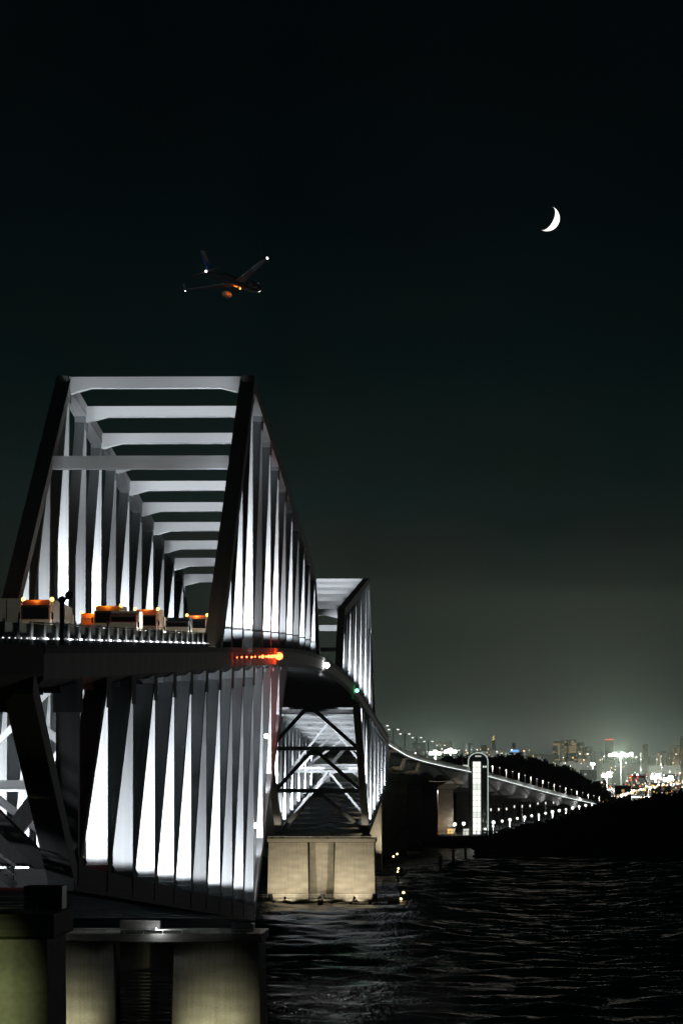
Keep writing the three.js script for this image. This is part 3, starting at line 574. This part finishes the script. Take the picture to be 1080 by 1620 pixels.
// ------------------------------------------------------------------ lamps and signals on the bridge
{
  function beacon(name, label, t, h, s, mat, r, color, cd) {
    const b = thing(name, label, 'signal lamp', null, B(t, h, s));
    put('globe', new THREE.SphereGeometry(r, 14, 10), mat, b); block('bracket', .5, .12, .12, housing, b, t > 0 ? -.35 : .35, -.1, 0); block('cage_ring', r * 2.3, .06, r * 2.3, housing, b, 0, r + .05, 0);
    if (cd) { const q = new THREE.PointLight(color, cd, 0, 2); q.name = 'lamp'; q.position.set(r + .2, 0, .1); q.castShadow = true; q.shadow.radius = 6; b.add(q); }
    return b;
  }
  const redHot = glow(1, .13, .03, 9);
  for (let i = 0; i < 14; i++) beacon('warning_lamp', i ? `${ORD[i - 1]} small added red globe left of the large red lamp, drawing its streak` : 'large glowing red-orange warning lamp on the bridge fascia', 12.35, top(566 - 3.2 * Math.pow(i, 1.35)) - 1.05, 566 - 3.2 * Math.pow(i, 1.35) - (i ? rr(-1.2, 1.2) : 0), redHot, i ? (.30 - .018 * i) * rr(.7, 1.2) : .5, 0xff3a12, i ? Math.max(2, 26 - 5 * i) : 80);  // small globes are added to draw the reflected streak of the large lamp
  for (let i = 1; i < 14; i++) scene.getObjectByName(`warning_lamp_${String(i).padStart(3, '0')}`).userData.group = 'added red globes drawing the lamp streak along the fascia';
  beacon('warning_lamp', 'bright white lamp at the middle of the bridge fascia', 12.4, top(752) - 1.3, 752, glow(1, 1, 1, 10), .5, 0xffffff, 110);
  beacon('warning_lamp', 'green signal lamp on the fascia over the far channel', 12.4, top(952) - 1.4, 952, glow(.25, 1, .6, 4), .42, 0x50ffa0, 22);
  beacon('service_lamp', 'lone white lamp on the truss just above the deck', 11.9, 52.2, 500, glow(1, 1, 1, 9), .3, 0xffffff, 60);
  beacon('service_lamp', 'upper white lamp hanging on the lower truss beside the pier', 11.9, 39.2, 541, glow(1, 1, 1, 9), .32, 0xffffff, 60);
  beacon('service_lamp', 'lower white lamp hanging on the lower truss beside the pier', 11.9, 28.4, 515, glow(1, 1, 1, 9), .34, 0xffffff, 60);
  beacon('obstruction_lamp', 'small red lamp inside the lower truss near the left legs', 9.6, 31.2, 290, redHot, .12, 0xff1c10, 14);
  // yellow lamps on posts at the end of the fenders
  for (const [px, py, s, lab] of [[622, 1355, 1338, 'upper left yellow lamp on the fender of the tall narrow pier'], [628, 1351, 1338, 'upper right yellow lamp on the fender of the tall narrow pier'], [630, 1374, 1250, 'upper yellow lamp of the middle pair above the water'], [629, 1379, 1250, 'lower yellow lamp of the middle pair above the water'], [638, 1412, 1080, 'upper yellow lamp at the end of the far pier fender'], [634, 1422, 1080, 'lower yellow lamp at the end of the far pier fender']]) {
    const p = at(px, py, s), l = thing('fender_lamp', lab, 'signal lamp', null, V(p.x, 0, p.z));
    put('post', new THREE.CylinderGeometry(.14, .2, p.y + 2, 8), M.black, l).position.y = p.y / 2 - 1; put('globe', new THREE.SphereGeometry(.3, 12, 8), glow(1, .72, .3, 5), l).position.y = p.y;
  }
  beacon('service_lamp', 'small added white lamp brightening the edge of the near pier cap', 1.5, 16.9, 494.2, glow(1, 1, 1, 5), .1, 0xf0f6ff, 10);  // added lamp to brighten the rim of the cap
  // camera pole beside the parapet
  const c = thing('camera_pole', 'black pole with two round heads beside the parapet lamps', 'pole', null, B(11.3, top(276), 276));
  put('pole', new THREE.CylinderGeometry(.14, .16, 2.9, 10), M.black, c).position.y = 1.45; put('head', new THREE.SphereGeometry(.26, 14, 10), M.black, c).position.y = 2.95; put('head', new THREE.SphereGeometry(.26, 14, 10), M.black, c).position.set(.45, 3.25, 0); block('arm', .6, .12, .12, M.black, c, .2, 3.05, 0);
  // stairs down to the nearest pier
  const st = thing('inspection_stairs', 'dark steel stairs with handrails going down to the nearest pier', 'stairs', null, B(6.2, 27.6, 272));
  for (let i = 0; i < 16; i++) block('tread', .32, .06, 1.1, M.darkSteel, st, -3.4 + i * .38, 5.2 - i * .27, 0);
  for (const z of [-.6, .6]) { member('stringer', V(-3.8, 5.3, z), V(2.6, .75, z), .08, .4, M.darkSteel, st, V(0, 0, 1)); for (const h of [.6, 1.15]) member('handrail', V(-3.8, 5.4 + h, z), V(2.6, .85 + h, z), .06, .06, M.rail, st, V(0, 0, 1)); for (let i = 0; i < 6; i++) block('rail_post', .06, 1.2, .06, M.darkSteel, st, -3.6 + i * 1.2, 5.9 - i * .85, z); }
}

// ------------------------------------------------------------------ traffic
{
  const marker = glow(1, .50, .10, 7), headL = glow(1, .95, .8, 3), tailL = glow(1, .07, .03, 2);
  const wheelG = new THREE.CylinderGeometry(.5, .5, .32, 20).rotateZ(Math.PI / 2), rimG = new THREE.CylinderGeometry(.28, .28, .34, 14).rotateZ(Math.PI / 2);
  function prism(pts, w) { const s = new THREE.Shape(pts.map(([a, b]) => new THREE.Vector2(a, b))); return new THREE.ExtrudeGeometry(s, { depth: w - .12, bevelEnabled: true, bevelSize: .06, bevelThickness: .06, bevelSegments: 2 }).translate(0, 0, -(w - .12) / 2).rotateY(Math.PI / 2); }
  // a lorry whose front (cab) points along +z; facing = 1 comes towards the camera
  function lorry(o) {
    const { t, s, H = 3.8, L = 9, W = 2.4, cab, body, label, away = false, marks = true, deflector = true } = o;
    const g = thing('lorry', label, 'lorry', 'lorries on the bridge deck', B(t, top(s + L / 2) + .06, s + L / 2)); g.rotation.y = away ? Math.PI : 0; g.rotation.x = (away ? -1 : 1) * Math.atan(.0241);
    const cm = std(...cab, .35), bm = std(...body, .55), f = L / 2, cabH = Math.min(3.3, H - .42);  // orange cab tints have the marker lamp light put into the colour
    // extruded profile: first coordinate runs towards the front after the turn
    const c = put('cab', prism([[0, .55], [1.95, .55], [2.0, 1.35], [1.85, cabH], [.1, cabH]].map(([a, b]) => [-a, b]), W), cm, g); c.position.z = f - 2.05; c.rotation.y = 0;
    const ws = put('windscreen', bxg(W - .26, cabH - 2.35, .06), M.glassDark, c); ws.position.set(0, (2.2 + cabH) / 2 - .06, 1.98); ws.rotation.x = -.08; block('front_panel', W - .1, .75, .08, std(...(o.bumper || [.5, .48, .42]), .5), c, 0, 1.78, 2.03); block('sun_visor', W - .1, .14, .3, M.black, c, 0, cabH - .08, 2.0);
    block('grille', W - .5, .45, .06, M.black, c, 0, 1.02, 2.08);
    block('bumper', W, .38, .2, std(...(o.bumper || [.5, .48, .42]), .5), c, 0, .55, 2.05);
    for (const m of [-1, 1]) { block('headlight', .32, .2, .08, away ? M.paint : headL, c, m * (W / 2 - .32), .82, 2.1); block('mirror', .16, .5, .14, M.black, c, m * (W / 2 + .18), cabH - .85, 1.8); block('mirror_arm', .26, .05, .05, M.black, c, m * (W / 2 + .08), cabH - .55, 1.8); }
    if (deflector) { const d = put('roof_deflector', prism([[0, 0], [1.7, 0], [1.3, H - cabH - .2], [.1, H - cabH - .1]].map(([a, b]) => [-a, b]), W - .2), cm, c); d.position.set(0, cabH + .06, .05); }
    const bx = put('cargo_box', new THREE.BoxGeometry(W, H - 1.15, L - 2.4), bm, g); bx.position.set(0, 1.15 + (H - 1.15) / 2, -1.15);
    for (const m of [-1, 1]) { block('corner_post', .1, H - 1.1, .1, M.rail, bx, m * (W / 2), 0, L / 2 - 1.2); block('corner_post', .1, H - 1.1, .1, M.rail, bx, m * (W / 2), 0, -L / 2 + 1.2); block('tail_lamp', .28, .18, .06, tailL, bx, m * (W / 2 - .3), -(H - 1.15) / 2 - .18, -L / 2 + 1.2); }
    block('door_seam', .05, H - 1.3, .04, M.darkSteel, bx, 0, 0, -L / 2 + 1.18);
    for (const y of [.28, -.3]) block('door_bar', W - .2, .05, .05, M.rail, bx, 0, y * (H - 1.2), -L / 2 + 1.17);
    block('chassis', 1.1, .3, L - .5, M.black, g, 0, .8, 0);
    for (const z of [f - 1.3, -f + 1.2, -f + 2.5]) for (const m of [-1, 1]) { const w = put('wheel', wheelG, M.rubber, g); w.position.set(m * (W / 2 - .2), .5, z); put('rim', rimG, M.rail, w); }
    if (marks) for (const m of [-1, 1]) put('marker_lamp', new THREE.SphereGeometry(.17, 10, 8), marker, g).position.set(m * (W / 2 - .02), H + .06, away ? -f + .2 : f - 1.9 + (deflector ? .1 : 0));
    if (marks) { const q = new THREE.PointLight(0xff8a30, 7, 0, 2); q.name = 'marker_light'; q.position.set(0, H + .25, away ? -f - .3 : f - .9); q.castShadow = true; q.shadow.radius = 8; g.add(q); }
    return g;
  }
  lorry({ t: -3.3, s: 378, H: 4.0, L: 10, away: true, cab: [.6, .62, .6], body: [.42, .47, .44], marks: false, label: 'pale grey-green box lorry at the left edge, driving away' });
  lorry({ t: 1.9, s: 352, H: 3.8, L: 9, cab: [.42, .20, .14], body: [.35, .33, .3], bumper: [.6, .52, .42], label: 'large brown-roofed lorry facing us, nearest on the deck' });
  lorry({ t: -2.6, s: 412, H: 3.9, L: 10, away: true, cab: [.6, .6, .58], body: [.45, .48, .46], marks: false, label: 'pale grey box lorry driving away behind the camera pole' });
  lorry({ t: -1.2, s: 441, H: 3.3, L: 7, away: true, cab: [.7, .2, .05], body: [.85, .33, .09], label: 'orange box lorry with red tail lamps, driving away' });
  lorry({ t: 3.7, s: 400, H: 3.8, L: 8, cab: [.55, .33, .06], body: [.3, .24, .1], label: 'yellow-brown lorry facing us between the orange and red lorries' });
  lorry({ t: 6.5, s: 384, H: 3.2, L: 7, cab: [.42, .03, .02], body: [.7, .7, .68], deflector: false, marks: false, label: 'red-cabbed lorry with a white box in the outer lane' });
  lorry({ t: 3.8, s: 446, H: 3.9, L: 9, cab: [.75, .30, .17], body: [.45, .3, .22], label: 'salmon-roofed lorry facing us at the middle of the queue' });
  lorry({ t: 1.2, s: 492, H: 3.4, L: 8, away: true, cab: [.7, .7, .7], body: [.75, .75, .73], marks: false, label: 'small white box lorry behind the salmon-roofed lorry' });
  lorry({ t: 6.0, s: 462, H: 3.2, L: 7, cab: [.03, .06, .13], body: [.05, .09, .16], deflector: false, marks: false, label: 'dark blue lorry in the outer lane' });
  lorry({ t: 5.7, s: 499, H: 3.7, L: 9, cab: [.8, .48, .33], body: [.6, .42, .32], label: 'pale pink lorry facing us, farthest right in the queue' });
  // lamps set into the parapet light the road
  for (let k = 0; k < 9; k++) { const s = 326 + k * 21, l = thing('parapet_lamp', `${ORD[k]} small road lamp from the left set into the inner right parapet`, 'road lamp', 'road lamps in the parapet', B(9.75, top(s) + 1.3, s)); block('lens', .06, .2, .9, glow(1, .97, .9, 3), l, 0, 0, 0); block('hood', .12, .06, 1, housing, l, .02, .15, 0); const q = new THREE.PointLight(0xfff2dc, 55, 0, 2); q.name = 'lamp'; q.position.set(-.25, 0, 0); q.castShadow = true; q.shadow.radius = 15; l.add(q); }
  // a low car beside the orange lorry
  function car(t, s, col, label) {
    const g = thing('car', label, 'car', 'cars on the bridge deck', B(t, top(s) + .06, s)); const cm = std(...col, .3);
    const b = put('body', prism([[0, .35], [4.3, .35], [4.35, .75], [3.3, .92], [.1, .95], [0, .7]].map(([a, b]) => [-a, b]), 1.7), cm, g); b.position.z = -2.1;
    put('cabin', prism([[.5, .95], [3.2, .95], [2.5, 1.45], [1.0, 1.48]].map(([a, b]) => [-a, b]), 1.5), M.glassDark, b); block('roof', 1.35, .06, 1.4, cm, b, 0, 1.55, 1.75);
    for (const m of [-1, 1]) { block('headlight', .3, .16, .08, headL, b, m * .6, .7, 4.38); for (const z of [.8, 3.5]) { const w = put('wheel', wheelG, M.rubber, g); w.scale.set(.7, .66, .66); w.position.set(m * .78, .33, z - 2.1); put('rim', rimG, M.rail, w); } }
  }
  car(8.2, 402, [.03, .03, .035], 'low black car in the outer lane before the yellow-brown lorry');
  car(3.3, 428, [.5, .5, .5], 'low grey car before the salmon-roofed lorry');
}

// ------------------------------------------------------------------ aeroplane
{
  const D = 6800 / 4.43, pl = thing('aeroplane', 'dark airliner flying above the bridge with lit wing tips', 'aeroplane', null, at(369.9, 444.7, D));
  const bx = camR.clone().multiplyScalar(.488).addScaledVector(camU, -.105).addScaledVector(camF, .867), by = camR.clone().multiplyScalar(-.2163).addScaledVector(camU, .9472).addScaledVector(camF, .2366);
  bx.normalize(); by.addScaledVector(bx, -by.dot(bx)).normalize(); pl.quaternion.setFromRotationMatrix(new THREE.Matrix4().makeBasis(bx, by, bx.clone().cross(by)));
  const skin = std(.05, .053, .062, .3), blue = std(.03, .10, .35, .4), gold = std(.5, .38, .2, .4);
  const prof = []; for (let i = 0; i <= 26; i++) { const u = i / 26, x = -19 + 38 * u; let r = 1.95; if (u < .34) r = .35 + 1.6 * Math.pow(u / .34, .75); if (u > .87) r = 1.95 * Math.sqrt(Math.max(0, 1 - ((u - .87) / .13) ** 2)); prof.push(new THREE.Vector2(r, x)); }
  const fus = put('fuselage', new THREE.LatheGeometry(prof, 24).rotateZ(-Math.PI / 2), skin, pl);
  put('window_row', mergeGeometries([[-2.5, 3], [4.5, 3.2]].flatMap(([a, n]) => Array.from({ length: 5 }, (_, i) => bxg(.5, .35, .08, a + i * n / 4, .45, -1.9)))), glow(.7, .75, .8, 1.1), fus);
  block('cockpit_window', 1.8, .5, 2.2, glow(.5, .6, .65, .9), fus, 15.6, 1.25, 0);
  function slab(pts, th) { const s = new THREE.Shape(pts.map(([a, b]) => new THREE.Vector2(a, b))); return new THREE.ExtrudeGeometry(s, { depth: th, bevelEnabled: true, bevelSize: .12, bevelThickness: .1, bevelSegments: 1 }).rotateX(-Math.PI / 2); }
  for (const m of [-1, 1]) {
    const w = put('wing', slab([[5.5, 0], [-1.8, 0], [-2.6, 6], [-6, 17.4], [-4.6, 17.4], [1.5, 5.5]].map(([a, b]) => [a, -m * b]), .3), skin, pl); w.position.y = -.9; w.rotation.x = -m * .14;
    put('winglet', slab([[-6, 0], [-4.7, 0], [-5.6, 2], [-6.4, 2]], .15).rotateX(Math.PI / 2), skin, w).position.set(0, .2, m * 17.4);
    put('wingtip_lamp', new THREE.SphereGeometry(.42, 12, 8), glow(1, 1, .98, 8), w).position.set(-4.6, .3, m * 17.6);
    const e = put('engine', new THREE.LatheGeometry([[0, -2], [.75, -2], [1.1, -.8], [1.2, .8], [1.1, 1.8], [.9, 1.9], [.8, 1.2], [0, 1.2]].map(([a, b]) => new THREE.Vector2(a, b)), 20).rotateZ(-Math.PI / 2), m < 0 ? gold : skin, pl); e.position.set(3, -2.6, m * 5.6);  // gold on one engine only: orange beacon light put into its colour
    put('tailplane', slab([[-14.2, 0], [-17.4, 0], [-18.6, 6], [-17.4, 6]].map(([a, b]) => [a, -m * b]), .2), skin, pl).position.y = .8;
  }
  put('tail_fin', slab([[-12.8, 0], [-17.6, 0], [-19.4, 7], [-17.3, 7]], .24).rotateX(Math.PI / 2), blue, pl).position.set(0, 1.4, -.12);
  put('fin_stripe', slab([[-15.8, 3.2], [-17.0, 3.2], [-19.3, 7], [-17.4, 7]], .34).rotateX(Math.PI / 2), gold, pl).position.set(0, 1.4, -.17);
  put('tail_lamp', new THREE.SphereGeometry(.42, 12, 8), glow(1, 1, 1, 6), pl).position.set(-19, .6, 0);
  put('beacon', new THREE.SphereGeometry(.3, 12, 8), glow(1, .32, .06, 6), pl).position.set(3.5, -2.3, 0);
  const q = new THREE.PointLight(0xff7a20, 26, 0, 2); q.name = 'beacon_light'; q.position.set(3.5, -3.0, -1.5); q.castShadow = true; q.shadow.radius = 8; pl.add(q);
  const q2 = new THREE.PointLight(0xdfe8ff, 70, 0, 2); q2.name = 'fin_light'; q2.position.set(-15.5, 3.6, -3.4); q2.castShadow = true; pl.add(q2);
  put('logo_lamp', new THREE.SphereGeometry(.1, 8, 6), glow(.8, .9, 1, 2), pl).position.set(-15.5, 1.6, -5.4);
}

// ------------------------------------------------------------------ moon
{
  const D = 20000, c = at(864.5, 345.4, D), R = 20.3 / FPX * D;
  const m = new THREE.Mesh(new THREE.SphereGeometry(R, 40, 40, 0, Math.PI * .42), glow(1, .97, .90, 1.6)); m.name = 'sky_moon'; m.userData = { label: 'thin bright crescent moon high in the sky', category: 'moon', kind: 'thing' };
  // the sunlit lune of a ball: pole along the line of the horns
  const pole = camR.clone().multiplyScalar(16.7).addScaledVector(camU, 37).normalize(), limb = camR.clone().multiplyScalar(.911).addScaledVector(camU, -.411).normalize(), back = limb.clone().cross(pole).normalize();
  if (back.dot(camF) > 0) back.negate();               // towards the camera
  // sphere local: phi = 0 is -x, phi = 90 deg is +z; rotate so that phi = 0 lies 30 degrees from the view line towards the limb
  const a = Math.PI / 6, X = back.clone().multiplyScalar(Math.cos(a)).addScaledVector(limb, Math.sin(a)).negate(), Z = X.clone().cross(pole);
  m.quaternion.setFromRotationMatrix(new THREE.Matrix4().makeBasis(X, pole, Z)); m.position.copy(c);
  m.castShadow = false; scene.add(m);
  moonlight.position.copy(c.clone().sub(CAM).normalize().multiplyScalar(2000)).add(V(0, 0, -800)); moonlight.target.position.set(0, 0, -800);
}

renderer.render(scene, camera);
